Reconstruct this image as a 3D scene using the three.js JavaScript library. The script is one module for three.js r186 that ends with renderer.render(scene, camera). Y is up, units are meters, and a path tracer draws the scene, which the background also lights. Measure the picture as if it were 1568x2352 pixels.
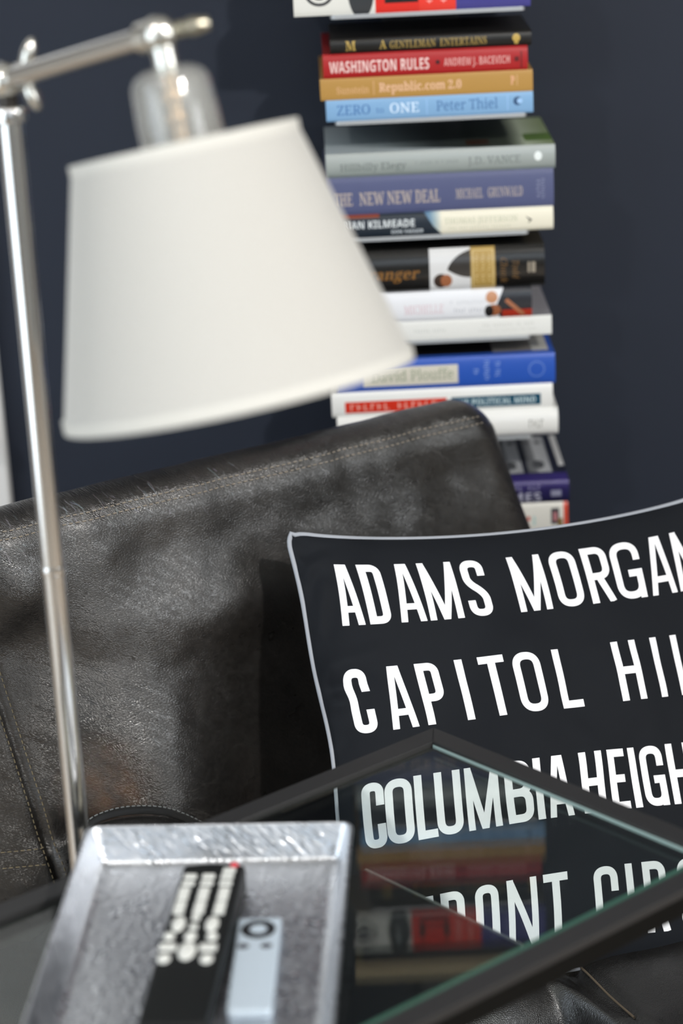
import * as THREE from 'three';
import { RoundedBoxGeometry } from 'three/addons/geometries/RoundedBoxGeometry.js';
import { mergeGeometries, mergeVertices } from 'three/addons/utils/BufferGeometryUtils.js';
import { RectAreaLightUniformsLib } from 'three/addons/lights/RectAreaLightUniformsLib.js';

RectAreaLightUniformsLib.init();
const R = THREE.MathUtils.degToRad, V = (x, y, z) => new THREE.Vector3(x, y, z);
const scene = new THREE.Scene();

// ---------- camera: a 50 mm lens held 1.45 m up, looking 20 degrees down, slightly rolled ----------
const camera = new THREE.PerspectiveCamera(2 * Math.atan(1176 / 5200) * 180 / Math.PI, 1568 / 2352, 0.05, 40);
camera.position.set(0, 1.45, 0);
camera.rotation.set(R(-20), 0, R(-2.75), 'YXZ');
camera.focus = 2.03;
camera.userData.fStop = 3.1;
camera.aspect = 1568 / 2352;
camera.updateProjectionMatrix();

// ---------- sky, daylight through the windows, recessed ceiling lamp, exposure ----------
const renderer = new THREE.WebGLRenderer({ antialias: true });
renderer.toneMapping = THREE.LinearToneMapping;
renderer.toneMappingExposure = 0.80;
renderer.shadowMap.enabled = true;
scene.background = new THREE.Color().setRGB(0.80, 0.90, 1.0);
scene.backgroundIntensity = 1.6;
function daylight(w, h, x, y, z, tx, ty, tz, power, rgb) {
  const l = new THREE.RectAreaLight(new THREE.Color().setRGB(...rgb), power, w, h);
  l.position.set(x, y, z); l.lookAt(tx, ty, tz); l.name = 'window_daylight'; scene.add(l);
}
daylight(2.6, 2.1, -2.36, 1.1, 0.2, 0, 1.1, 0.2, 3.0, [0.80, 0.91, 1.0]);     // left window
daylight(1.8, 1.2, 2.56, 1.68, 0.3, 0, 1.68, 0.3, 7.0, [0.97, 0.99, 1.0]);  // right window
daylight(2.4, 1.4, 0.3, 1.6, 2.56, 0.3, 1.6, 0, 0.5, [0.80, 0.91, 1.0]);      // window behind the camera
const LAMPS = [[1.13, 2.47, 0.0, 18, 'round recessed downlight in the ceiling on the right hand side'], [-1.0, 2.47, -0.2, 5, 'round recessed downlight in the ceiling on the left hand side']];

// ---------- helpers ----------
let seed = 7;
const rnd = () => { seed = (seed + 0x6d2b79f5) | 0; let t = Math.imul(seed ^ (seed >>> 15), 1 | seed); t = (t + Math.imul(t ^ (t >>> 7), 61 | t)) ^ t; return ((t ^ (t >>> 14)) >>> 0) / 4294967296; };
const smooth = (a, b, x) => { const t = Math.min(1, Math.max(0, (x - a) / (b - a))); return t * t * (3 - 2 * t); };
const used = new Map();
function numbered(name) { const k = used.get(name) || 0; used.set(name, k + 1); return k ? name + '_' + String(k).padStart(3, '0') : name; }
function thing(name, label, category, pos = [0, 0, 0], turn = 0, group) {
  const o = new THREE.Group(); o.name = numbered(name); o.position.set(...pos); o.rotation.y = turn;
  o.userData = { label, category }; if (group) o.userData.group = group;
  scene.add(o); return o;
}
function part(name, geo, mat, parent, label) {
  const m = new THREE.Mesh(geo, mat); m.name = name; m.castShadow = m.receiveShadow = true;
  if (label) m.userData.label = label;
  parent.add(m); return m;
}
function struct(name, geo, mat) { const m = part(name, geo, mat, scene); m.userData.kind = 'structure'; return m; }
function std(rgb, rough = 0.6, metal = 0, extra = {}) {
  return new THREE.MeshPhysicalMaterial({ color: new THREE.Color().setRGB(...rgb), roughness: rough, metalness: metal, ...extra });
}
const css = (c, rough = 0.6, metal = 0, extra = {}) => new THREE.MeshPhysicalMaterial({ color: c, roughness: rough, metalness: metal, ...extra });
const clean = (g) => { const k = g.index ? g.toNonIndexed() : g; for (const n of Object.keys(k.attributes)) if (!['position', 'normal', 'uv'].includes(n)) k.deleteAttribute(n); return k; };
const merge = (list) => mergeGeometries(list.map(clean));
function box(x0, x1, y0, y1, z0, z1) { const g = new THREE.BoxGeometry(x1 - x0, y1 - y0, z1 - z0); g.translate((x0 + x1) / 2, (y0 + y1) / 2, (z0 + z1) / 2); return g; }
function rbox(x0, x1, y0, y1, z0, z1, r, seg = 3) { const g = new RoundedBoxGeometry(x1 - x0, y1 - y0, z1 - z0, seg, r); g.translate((x0 + x1) / 2, (y0 + y1) / 2, (z0 + z1) / 2); return g; }
const UPV = V(0, 1, 0);
function rod(a, b, r0, r1 = r0, seg = 28) {
  const d = b.clone().sub(a), g = new THREE.CylinderGeometry(r1, r0, d.length(), seg);
  g.applyQuaternion(new THREE.Quaternion().setFromUnitVectors(UPV, d.clone().normalize()));
  g.translate(...a.clone().add(b).multiplyScalar(0.5).toArray()); return g;
}
function lathe(profile, a, axis, seg = 48) {       // profile [[radius, along]] turned about axis from point a
  const g = new THREE.LatheGeometry(profile.map(([r, y]) => new THREE.Vector2(r, y)), seg);
  g.applyQuaternion(new THREE.Quaternion().setFromUnitVectors(UPV, axis.clone().normalize()));
  g.translate(...a.toArray()); return g;
}
// a grid of points p(i, j) with uv, wound so that its normals follow du x dv
function sheet(nu, nv, p, uv, flip = false) {
  const pos = [], tex = [], idx = [];
  for (let j = 0; j <= nv; j++) for (let i = 0; i <= nu; i++) { const q = p(i / nu, j / nv, i, j); pos.push(q.x, q.y, q.z); tex.push(...uv(i / nu, j / nv, q)); }
  for (let j = 0; j < nv; j++) for (let i = 0; i < nu; i++) {
    const a = j * (nu + 1) + i, b = a + 1, c = a + nu + 1, d = c + 1;
    if (flip) idx.push(a, c, b, b, c, d); else idx.push(a, b, c, b, d, c);
  }
  const g = new THREE.BufferGeometry();
  g.setAttribute('position', new THREE.Float32BufferAttribute(pos, 3)); g.setAttribute('uv', new THREE.Float32BufferAttribute(tex, 2));
  g.setIndex(idx); g.computeVertexNormals(); return g;
}

// ---------- textures ----------
function canvasTexture(w, h, draw, srgb = true) {
  const c = document.createElement('canvas'); c.width = Math.round(w); c.height = Math.round(h);
  draw(c.getContext('2d'), c.width, c.height);
  const t = new THREE.CanvasTexture(c); if (srgb) t.colorSpace = THREE.SRGBColorSpace; t.anisotropy = 8; return t;
}
function dataTexture(n, f) {
  const d = new Uint8Array(n * n * 4);
  for (let y = 0; y < n; y++) for (let x = 0; x < n; x++) { const v = Math.max(0, Math.min(255, f(x / n, y / n) * 255)); d.set([v, v, v, 255], (y * n + x) * 4); }
  const t = new THREE.DataTexture(d, n, n); t.wrapS = t.wrapT = THREE.RepeatWrapping; t.magFilter = THREE.LinearFilter; t.minFilter = THREE.LinearMipmapLinearFilter; t.generateMipmaps = true; t.needsUpdate = true; return t;
}
function valueNoise(n) {                              // tileable value noise with n cells
  const g = Float32Array.from({ length: n * n }, rnd);
  return (u, v) => {
    const x = u * n, y = v * n, i = Math.floor(x), j = Math.floor(y), a = x - i, b = y - j, s = a * a * (3 - 2 * a), t = b * b * (3 - 2 * b);
    const at = (p, q) => g[((q % n + n) % n) * n + (p % n + n) % n];
    return (at(i, j) * (1 - s) + at(i + 1, j) * s) * (1 - t) + (at(i, j + 1) * (1 - s) + at(i + 1, j + 1) * s) * t;
  };
}
function cells(n) {                                   // tileable cell pattern: distance to the second nearest minus the nearest point
  const px = Float32Array.from({ length: n * n }, rnd), py = Float32Array.from({ length: n * n }, rnd);
  return (u, v) => {
    const x = u * n, y = v * n, i = Math.floor(x), j = Math.floor(y); let f1 = 9, f2 = 9;
    for (let q = j - 1; q <= j + 1; q++) for (let p = i - 1; p <= i + 1; p++) {
      const k = ((q % n + n) % n) * n + (p % n + n) % n, d = Math.hypot(p + px[k] - x, q + py[k] - y);
      if (d < f1) { f2 = f1; f1 = d; } else if (d < f2) f2 = d;
    }
    return [f1, f2];
  };
}
const n8 = valueNoise(8), n24 = valueNoise(24), n64 = valueNoise(64), n160 = valueNoise(160), grainCells = cells(150), dentCells = cells(26);
const leatherBump = dataTexture(1024, (u, v) => {
  const wu = u + (n24(u, v) - 0.5) * 0.02, [f1, f2] = grainCells(wu, v);
  return 0.25 + 0.42 * Math.min(1, (f2 - f1) * 2.2) + 0.2 * n24(u, v) + 0.2 * (n160(u, v) - 0.5);
});
leatherBump.repeat.set(1 / 0.19, 1 / 0.32); leatherBump.rotation = 0.55;
const leatherRough = dataTexture(512, (u, v) => 0.72 + 0.28 * n8(u, v) + 0.25 * (n64(u, v) - 0.5));
leatherRough.repeat.set(1 / 0.4, 1 / 0.4);
const hammered = dataTexture(768, (u, v) => { const [f1] = dentCells(u, v); return Math.min(1, f1 * f1 * 1.1) * 0.8 + 0.2 * n64(u, v); });
hammered.repeat.set(1 / 0.11, 1 / 0.11);
const brushedMottle = dataTexture(512, (u, v) => 0.55 + 0.35 * n24(u, v) + 0.35 * (n64(u, v) - 0.5));
brushedMottle.repeat.set(1 / 0.2, 1 / 0.2);
const weave = dataTexture(256, (u, v) => 0.5 + 0.25 * Math.sin(u * 2 * Math.PI * 64) * Math.sin(v * 2 * Math.PI * 64) + 0.25 * n64(u, v));
weave.repeat.set(1 / 0.06, 1 / 0.06);

function fitText(ctx, text, x, y, w, h, font, color, alpha = 1) {   // text stretched into the box x, y, w, h (h is the height of a capital)
  if (text[0] === '~') {                              // lettering too small to read in the photograph: rows of marks
    ctx.save(); ctx.fillStyle = color; ctx.globalAlpha = alpha * 0.7; const n = text.length - 1;
    for (let k = 0; k < n; k++) if (text[k + 1] !== ' ') { const a = x + w * (k + 0.12) / n, q = w * 0.72 / n; ctx.fillRect(a, y, q * 0.4, h); ctx.fillRect(a, y + h * (k % 3) * 0.42, q, h * 0.18); }
    ctx.restore(); return;
  }
  ctx.save(); ctx.font = font.replace('$', '100px'); ctx.fillStyle = color; ctx.globalAlpha = alpha; ctx.textBaseline = 'alphabetic';
  const m = ctx.measureText(text).width; ctx.translate(x, y + h); ctx.scale(w / m, h / 72); ctx.fillText(text, 0, 0); ctx.restore();
}
function upText(ctx, text, x, y, w, h, font, color, alpha = 1) {    // the same, reading downwards
  ctx.save(); ctx.translate(x + w, y); ctx.rotate(Math.PI / 2); fitText(ctx, text, 0, 0, h, w, font, color, alpha); ctx.restore();
}

// ---------- materials ----------
const M = {
  navy: std([0.0185, 0.0240, 0.038], 0.6, 0, { specularIntensity: 0.5 }),
  whitePaint: std([0.72, 0.72, 0.72], 0.5), ceiling: std([0.78, 0.78, 0.76], 0.9), sideWall: std([0.55, 0.53, 0.50], 0.8),
  chrome: std([0.80, 0.79, 0.77], 0.16, 1), brass: std([0.92, 0.64, 0.40], 0.3, 1), nickel: std([0.78, 0.76, 0.70], 0.24, 1),
  frame: std([0.026, 0.026, 0.027], 0.45, 0, { specularIntensity: 0.6 }), web: std([0.0035, 0.0035, 0.0032], 0.6, 0, { specularIntensity: 0.2 }), tab: std([0.42, 0.44, 0.46], 0.45, 0.4), column: std([0.035, 0.037, 0.042], 0.5, 0.3),
  paper: std([0.62, 0.58, 0.50], 0.9), paperWhite: std([0.74, 0.73, 0.70], 0.9),
};

// ---------- the room ----------
const wood = canvasTexture(1024, 1024, (c, w, h) => {
  for (let i = 0; i < 8; i++) {
    const y = i * 128, k = 0.85 + rnd() * 0.3; c.fillStyle = `rgb(${186 * k},${172 * k},${156 * k})`; c.fillRect(0, y, w, 128);
    for (let j = 0; j < 60; j++) { c.fillStyle = `rgba(70,40,20,${rnd() * 0.12})`; c.fillRect(0, y + rnd() * 126, w, 1 + rnd() * 3); }
    c.fillStyle = 'rgba(40,22,12,0.8)'; c.fillRect(0, y + 126, w, 2);
  }
});
wood.wrapS = wood.wrapT = THREE.RepeatWrapping;
const floorMat = new THREE.MeshPhysicalMaterial({ map: wood, roughness: 0.4 });
{ const t = wood; t.repeat.set(5, 5); }
struct('floor', box(-2.6, 2.8, -0.12, 0, -2.7, 2.8), floorMat);
struct('ceiling', box(-2.6, 2.8, 2.5, 2.62, -2.7, 2.8), M.ceiling);
struct('wall_back', box(-2.6, 2.8, 0, 2.5, -2.65, -2.52), M.navy);
struct('wall_left', merge([box(-2.55, -2.4, 0, 2.5, -2.52, -1.1), box(-2.55, -2.4, 0, 2.5, 1.5, 2.75), box(-2.55, -2.4, 0, 0.04, -1.1, 1.5), box(-2.55, -2.4, 2.15, 2.5, -1.1, 1.5)]), M.sideWall);
struct('wall_right', merge([box(2.6, 2.75, 0, 2.5, -2.52, -0.6), box(2.6, 2.75, 0, 2.5, 1.2, 2.75), box(2.6, 2.75, 0, 1.08, -0.6, 1.2), box(2.6, 2.75, 2.28, 2.5, -0.6, 1.2)]), M.sideWall);
struct('wall_front', merge([box(-2.4, -0.9, 0, 2.5, 2.6, 2.75), box(1.5, 2.6, 0, 2.5, 2.6, 2.75), box(-0.9, 1.5, 0, 0.9, 2.6, 2.75), box(-0.9, 1.5, 2.3, 2.5, 2.6, 2.75)]), std([0.20, 0.19, 0.175], 0.8));
const paneMat = new THREE.MeshPhysicalMaterial({ color: 0xffffff, roughness: 0, transmission: 1, thickness: 0 });
function windowAt(n, w, h, x, y, z, turn) {
  const o = new THREE.Group(); o.name = 'window_' + n; o.userData.kind = 'structure'; o.position.set(x, y, z); o.rotation.y = turn; scene.add(o);
  part('window_frame', merge([box(-w / 2, w / 2, 0, 0.05, -0.03, 0.03), box(-w / 2, w / 2, h - 0.05, h, -0.03, 0.03), box(-w / 2, -w / 2 + 0.05, 0.05, h - 0.05, -0.03, 0.03), box(w / 2 - 0.05, w / 2, 0.05, h - 0.05, -0.03, 0.03), box(-0.025, 0.025, 0.05, h - 0.05, -0.03, 0.03)]), M.whitePaint, o);
  for (const s of [-1, 1]) part('pane', box(s < 0 ? -w / 2 + 0.05 : 0.025, s < 0 ? -0.025 : w / 2 - 0.05, 0.05, h - 0.05, -0.002, 0.002), paneMat, o);
}
windowAt(1, 2.6, 2.11, -2.47, 0.04, 0.2, Math.PI / 2);
windowAt(2, 1.8, 1.2, 2.67, 1.08, 0.3, Math.PI / 2);
windowAt(3, 2.4, 1.4, 0.3, 0.9, 2.67, 0);
{
  const d = new THREE.Group(); d.name = 'door_1'; d.userData.kind = 'structure'; d.position.set(-0.385, 0, -2.52); scene.add(d);
  part('door_casing', rbox(-0.085, 0, 0, 2.15, 0, 0.025, 0.005), M.whitePaint, d);
  part('door_panel', merge([box(-0.92, -0.098, 0.01, 2.06, 0.0, 0.014), rbox(-0.80, -0.20, 1.12, 1.92, 0.014, 0.022, 0.004), rbox(-0.80, -0.20, 0.18, 0.92, 0.014, 0.022, 0.004)]), M.whitePaint, d);
  part('handle', merge([rod(V(-0.05, 0.665, 0.02), V(-0.05, 0.665, 0.07), 0.011), rod(V(-0.05, 0.665, 0.07), V(-0.012, 0.672, 0.07), 0.010, 0.012), new THREE.SphereGeometry(0.012, 20, 12).translate(-0.012, 0.672, 0.07)]), std([0.8, 0.8, 0.8], 0.3), d);
}
// recessed ceiling lamps
for (const [lx, ly, lz, power, label] of LAMPS) {
  const l = thing('ceiling_lamp', label, 'lamp', [lx, ly, lz]);
  part('trim_ring', lathe([[0.05, -0.004], [0.075, -0.004], [0.078, 0.002], [0.078, 0.029], [0.05, 0.029], [0.05, -0.004]], V(0, 0, 0), UPV), M.whitePaint, l);
  part('diffuser', new THREE.CylinderGeometry(0.049, 0.049, 0.006, 40).translate(0, 0.02, 0), std([0.9, 0.9, 0.9], 0.5, 0, { emissive: new THREE.Color(1, 0.96, 0.9), emissiveIntensity: 6 }), l);
  const s = new THREE.SpotLight(new THREE.Color().setRGB(1, 0.965, 0.92), power, 0, R(62), 0.6, 2);
  s.position.set(lx, ly - 0.012, lz); s.target.position.set(0.1, 0.6, -1.9); s.castShadow = true; s.shadow.radius = 2.2; s.shadow.mapSize.set(2048, 2048); s.name = 'ceiling_lamp_light';
  scene.add(s, s.target);
}

// ---------- leather armchair, turned 31 degrees ----------
const CHAIR = [-0.312, 0, -1.952], CT = R(31);
const chair = thing('armchair', 'worn dark brown leather armchair with double stitched seams behind the glass table', 'armchair', CHAIR, CT);
const leatherPlain = std([0.0085, 0.0080, 0.0076], 0.42, 0, { bumpMap: leatherBump, ior: 1.75, bumpScale: 0.0004, roughnessMap: leatherRough });
// its wear: mottling, pale cracks and scratches, a brown rubbed patch (u -0.4 .. 0.7, h 0.3 .. 0.82)
const BU0 = -0.4, BU1 = 0.7, BH0 = 0.3, BH1 = 0.82;
const wear = canvasTexture(1760, 832, (c, w, h) => {
  const X = (u) => (u - BU0) / (BU1 - BU0) * w, Y = (y) => (BH1 - y) / (BH1 - BH0) * h;
  const im = c.createImageData(w, h);
  for (let y = 0; y < h; y++) for (let x = 0; x < w; x++) {
    const u = x / 640, v = y / 640, k = 0.8 + 0.5 * n8(u, v) + 0.35 * (n64(u * 2, v * 2) - 0.5) + 0.25 * (n160(u * 2, v * 2) - 0.5), i = (y * w + x) * 4;
    im.data[i] = 30 * k; im.data[i + 1] = 27.8 * k; im.data[i + 2] = 26.2 * k; im.data[i + 3] = 255;
  }
  c.putImageData(im, 0, 0);
  const patch = (u, y, ru, ry, rgb, a) => { for (let k = 0; k < 260; k++) { const t = rnd() * 6.283, r = Math.sqrt(rnd()) , s = 0.004 + rnd() * 0.012; const g = c.createRadialGradient(X(u + Math.cos(t) * r * ru), Y(y + Math.sin(t) * r * ry), 0, X(u + Math.cos(t) * r * ru), Y(y + Math.sin(t) * r * ry), s / 1.1 * w); g.addColorStop(0, `rgba(${rgb},${a * (1 - r * 0.8)})`); g.addColorStop(1, `rgba(${rgb},0)`); c.fillStyle = g; c.fillRect(0, 0, w, h); } };
  patch(0.048, 0.49, 0.040, 0.050, '172,104,46', 0.062); patch(0.02, 0.52, 0.02, 0.06, '120,75,40', 0.010);
  const scratch = (u, y, a, len, width, col) => {
    c.strokeStyle = col; c.lineWidth = width; c.beginPath(); let px = X(u), py = Y(y); c.moveTo(px, py);
    for (let k = 0; k < 6; k++) { a += (rnd() - 0.5) * 0.7; px += Math.cos(a) * len * w / 1.1 / 6; py += Math.sin(a) * len * w / 1.1 / 6; c.lineTo(px, py); } c.stroke();
  };
  for (let k = 0; k < 230; k++) { const u = -0.06 + Math.pow(rnd(), 1.7) * 0.30; scratch(u, 0.758 - rnd() * rnd() * 0.05, 1.0 + (rnd() - 0.5) * 0.8, 0.003 + rnd() * rnd() * 0.016, 0.6 + rnd() * 0.8, `rgba(${130 + rnd() * 30},${142 + rnd() * 20},${152 + rnd() * 20},${0.22 + rnd() * 0.5})`); }
  for (let k = 0; k < 26; k++) scratch(-0.035 + rnd() * 0.02, 0.742 - rnd() * 0.012, rnd() * 6, 0.004, 1.2, 'rgba(110,150,170,0.4)');
  for (let k = 0; k < 70; k++) scratch(0.3 + rnd() * 0.26, 0.62 + rnd() * 0.12, 0.2 + rnd() * 0.9, 0.01 + rnd() * 0.03, 0.8 + rnd(), `rgba(130,130,130,${0.08 + rnd() * 0.16})`);
  for (let k = 0; k < 420; k++) scratch(-0.05 + rnd() * 0.6, 0.4 + rnd() * 0.32, -1.2 + rnd() * 2.4, 0.004 + rnd() * 0.016, 0.7 + rnd() * 0.7, `rgba(128,126,124,${0.05 + rnd() * 0.16})`);
  for (let k = 0; k < 60; k++) scratch(0.0 + rnd() * 0.12, 0.44 + rnd() * 0.05, 0.1 + rnd() * 0.6, 0.02 + rnd() * 0.04, 0.9, `rgba(130,126,120,${0.1 + rnd() * 0.2})`);
});
const leatherBack = new THREE.MeshPhysicalMaterial({ map: wear, roughness: 0.40, ior: 1.85, bumpMap: leatherBump, bumpScale: 0.00042, roughnessMap: leatherRough });
for (const k of ['bumpMap', 'roughnessMap']) { leatherBack[k] = leatherBack[k].clone(); { const t = leatherBack[k], m = t.rotation; t.repeat.set(t.repeat.x * (BU1 - BU0), t.repeat.y * (BH1 - BH0)); t.rotation = m; } leatherBack[k].needsUpdate = true; }

const HT = 0.760, RT = 0.034, TH = 0.078, UR = 0.535, UL = -0.15;
const seamU = (h) => -0.035 + (0.624 - h) * 0.15;
const hill = (u, h, cu, ch, su, sh, a, rot = 0) => { const du = u - cu, dh = h - ch, x = du * Math.cos(rot) + dh * Math.sin(rot), y = -du * Math.sin(rot) + dh * Math.cos(rot); return a * Math.exp(-(x * x) / (su * su) - (y * y) / (sh * sh)); };
function backFront(u, h) {
  const t = Math.min(1, Math.max(0, (h - 0.40) / 0.36)), q = Math.min(1, Math.max(0, (h - 0.40) / 0.30));
  let v = 0.032 + 0.050 * (1 - q + 0.1 * q * q * q) + 0.012 * Math.sin(Math.PI * t) * smooth(0.56, 0.40, u) * smooth(-0.06, 0.08, u);
  v += hill(u, h, 0.185, 0.634, 0.10, 0.036, 0.0140, -0.12) + hill(u, h, 0.112, 0.440, 0.06, 0.13, 0.036, 0.10) + hill(u, h, 0.0, 0.690, 0.035, 0.035, 0.012, 0.1) + hill(u, h, 0.075, 0.705, 0.03, 0.024, 0.006, 0.1)
     - hill(u, h, 0.05, 0.60, 0.04, 0.04, 0.006, 0.25) - hill(u, h, 0.03, 0.44, 0.04, 0.02, 0.012, -0.2) - hill(u, h, 0.45, 0.70, 0.03, 0.06, 0.004, 0.5) + hill(u, h, 0.38, 0.64, 0.08, 0.06, 0.004, 0.2);
  v -= 0.022 * smooth(0.075, -0.02, u) * smooth(0.71, 0.62, h);
  v += 0.0028 * (n24(u * 0.9 + 0.3, h * 0.9) - 0.5) + 0.0016 * (n64(u * 0.9, h * 0.9) - 0.5);
  const s = u - seamU(h), below = smooth(0.70, 0.64, h);
  v -= 0.007 * below * Math.exp(-(s * s) / (0.0045 * 0.0045));
  if (s < 0) v -= 0.55 * Math.pow(-s, 1.1);
  return v;
}
function backPoint(u, j, NJ) {                       // j along the profile: front from the bottom, over the rounded top, down the rear
  const end = Math.min(UR - u, u - UL), ins = end < 0.034 ? 0.034 - Math.sqrt(Math.max(0, 0.034 * 0.034 - (0.034 - end) * (0.034 - end))) : 0;
  const nf = Math.floor(NJ * 0.62), nr = Math.floor(NJ * 0.22); let h, v, p;
  const wing = u < seamU(0.6) ? -0.55 * Math.pow(seamU(0.6) - u, 1.1) : 0;
  if (j <= nf) { h = j < 8 ? 0.06 + 0.22 * j / 8 : 0.28 + (HT - RT - 0.28) * ((j - 8) / (nf - 8)); v = backFront(u, h) - ins; }
  else if (j <= nf + nr) {
    const p0 = 0.16; p = p0 + (j - nf) / nr * (Math.PI - p0); const vf = backFront(u, HT - RT), c = Math.cos(p), sn = Math.sin(p), s0 = Math.sin(p0);
    h = HT - RT + (RT - ins) * (sn - s0) / (1 - s0); v = vf - ins + (TH / 2 - ins) * (c - Math.cos(p0));
    const groove = Math.exp(-Math.pow((p - 0.66) / 0.05, 2)); h -= 0.0007 * groove; v -= 0.0008 * groove;
  } else { h = HT - RT - (HT - RT - 0.05) * ((j - nf - nr) / (NJ - nf - nr)); v = 0.022 + wing - TH + ins; }
  const slant = smooth(0.25, UR, u) * Math.max(0, 0.76 - h) * 0.30;
  return V(u + slant, h, v);
}
const NJ = 150, NU = 190;
const backUV = (a, b, q) => [(q.x - BU0) / (BU1 - BU0), (q.y - BH0) / (BH1 - BH0)];
const backSheet = sheet(NU, NJ, (a, b, i, j) => backPoint(UL + (UR - UL) * (a < 0.5 ? 0.5 * Math.pow(2 * a, 1.35) : 1 - 0.5 * Math.pow(2 - 2 * a, 1.35)), j, NJ), backUV);
const ring = []; for (let j = 0; j <= NJ; j++) ring.push(backPoint(UR, j, NJ));
const capCenter = V(UR + 0.05, 0.5, 0.0);
const cap = sheet(1, NJ, (a, b, i, j) => (i ? V(ring[j].x, capCenter.y + (ring[j].y - capCenter.y) * 0.02, capCenter.z + (ring[j].z - capCenter.z) * 0.02) : ring[j]), backUV);
const ring2 = []; for (let j = 0; j <= NJ; j++) ring2.push(backPoint(UL, j, NJ));
const cap2 = sheet(1, NJ, (a, b, i, j) => (i ? ring2[j] : V(UL - 0.002, 0.4 + (ring2[j].y - 0.4) * 0.02, -0.06 + (ring2[j].z + 0.06) * 0.02)), backUV);
const back = part('backrest', merge([backSheet, cap, cap2]), leatherBack, chair);

// stitches: short raised threads, too many to count
function stitches(points, name, parent, size = 0.0042, rad = 0.00055, col = [0.36, 0.30, 0.22]) {
  const list = [], one = new THREE.CapsuleGeometry(rad, size - 2 * rad, 2, 6);
  for (const [p, d] of points) { const g = one.clone(); g.applyQuaternion(new THREE.Quaternion().setFromUnitVectors(UPV, d)); g.translate(p.x, p.y, p.z); list.push(g); }
  const m = part(name, merge(list), std(col, 0.7), parent); m.userData.kind = 'stuff'; return m;
}
function along(curve, step, lift) {                   // evenly spaced stitch places on a curve of the surface
  const pts = []; for (let k = 0; k <= 400; k++) pts.push(curve(k / 400)); const out = []; let need = 0;
  for (let k = 1; k < pts.length; k++) { const d = pts[k].clone().sub(pts[k - 1]), l = d.length(); if (l > 0) d.divideScalar(l); need -= l; if (need <= 0) { out.push([pts[k].clone().add(lift), d]); need = step; } }
  return out;
}
{
  const nf = Math.floor(NJ * 0.62), nr = Math.floor(NJ * 0.22), top = (p) => (t) => backPoint(-0.12 + t * 0.635, nf + nr * (p - 0.16) / (Math.PI - 0.16), NJ);
  const lift = V(0, 0.0009, 0.0009), side = (du) => (t) => { const h = 0.40 + t * 0.25, u = seamU(h) + du; return V(u, h, backFront(u, h)); };
  const low = (h) => (t) => { const u = -0.12 + t * (seamU(h) + 0.115); return V(u, h, backFront(u, h)); };
  stitches([...along(top(0.57), 0.0062, lift), ...along(top(0.76), 0.0062, lift)], 'stitching', back, 0.0040, 0.0006, [0.27, 0.23, 0.18]);
  stitches([...along(side(-0.0062), 0.006, V(0, 0, 0.0005)), ...along(side(0.0058), 0.006, V(0, 0, 0.0005)), ...along(low(0.436), 0.006, V(0, 0, 0.0005)), ...along(low(0.420), 0.006, V(0, 0, 0.0005))], 'stitching', back, 0.0040, 0.00045, [0.21, 0.17, 0.10]);
}
// seat: cushion with a raised rear corner and a rounded front roll, a seam, then a flatter side
function seatTop(u, v) {
  let y = 0.338 + 0.018 * smooth(0.28, 0.42, u) + hill(u, v, 0.02, 0.135, 0.18, 0.06, 0.152) * smooth(-0.035, -0.006, u) + 0.022 * smooth(0.34, 0.26, u) * smooth(0.24, 0.34, v);
  y -= 0.010 * Math.exp(-Math.pow((u - (0.345 - 0.12 * (v - 0.42))) / 0.007, 2));
  y += 0.004 * (n24(u, v) - 0.5);
  return y;
}
{
  const P = (a, b) => {
    const u = -0.10 + a * 0.86, q = b * 1.25, ve = 0.378 + 0.122 * smooth(0.315, 0.35, u), rr = 0.052 + 0.04 * smooth(0.315, 0.35, u); let v, y;
    if (q <= 1) { v = 0.04 + q * (ve - 0.04); y = seatTop(u, v); } else { const k = (q - 1) / 0.25, p = k * Math.PI / 2; v = ve + rr * Math.sin(p); y = seatTop(u, ve) - rr * (1 - Math.cos(p)) - (k > 0.999 ? 0.1 : 0); }
    const e = Math.min(a, 1 - a) * 0.86; if (e < 0.03) y -= 0.03 - Math.sqrt(Math.max(0, 0.0009 - (0.03 - e) * (0.03 - e)));
    return V(u, y, v);
  };
  const g = sheet(140, 110, P, (a, b, q) => [q.x, q.z + (0.34 - q.y) * 0.6], true);
  const seat = part('seat_cushion', g, leatherPlain, chair);
  part('seat_base', rbox(-0.10, 0.76, 0.06, 0.30, 0.0, 0.545, 0.02), leatherPlain, chair);
  const c1 = (t) => { const v = 0.33 + t * 0.16, u = 0.352 - 0.12 * (v - 0.42); return V(u, seatTop(u, v) + 0.0008, v); };
  const line = new THREE.CatmullRomCurve3([0, 0.25, 0.5, 0.75, 1].map(c1));
  part('seam', new THREE.TubeGeometry(line, 40, 0.0011, 6), std([0.10, 0.075, 0.05], 0.7), seat);
  const arc = new THREE.CatmullRomCurve3([[-0.012, 0.470], [-0.003, 0.485], [0.005, 0.491], [0.027, 0.493], [0.054, 0.488], [0.080, 0.478], [0.097, 0.467], [0.12, 0.448], [0.16, 0.41]].map(([u, h]) => V(u, h, 0.13)));
  part('welt', new THREE.TubeGeometry(arc, 60, 0.004, 10), leatherPlain, seat);
  stitches(along((t) => arc.getPoint(t), 0.0052, V(0, 0.0045, 0.001)), 'stitching', seat, 0.0040, 0.0008, [0.13, 0.14, 0.14]);
  part('armrest', rbox(0.60, 0.74, 0.06, 0.55, 0.04, 0.30, 0.06, 6), leatherPlain, chair);
  for (const [x, z] of [[-0.06, 0.04], [0.72, 0.04], [-0.06, 0.5], [0.72, 0.5]]) part('foot', new THREE.CylinderGeometry(0.022, 0.016, 0.06, 20).translate(x, 0.03, z), std([0.02, 0.014, 0.01], 0.5), chair);
}

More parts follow.
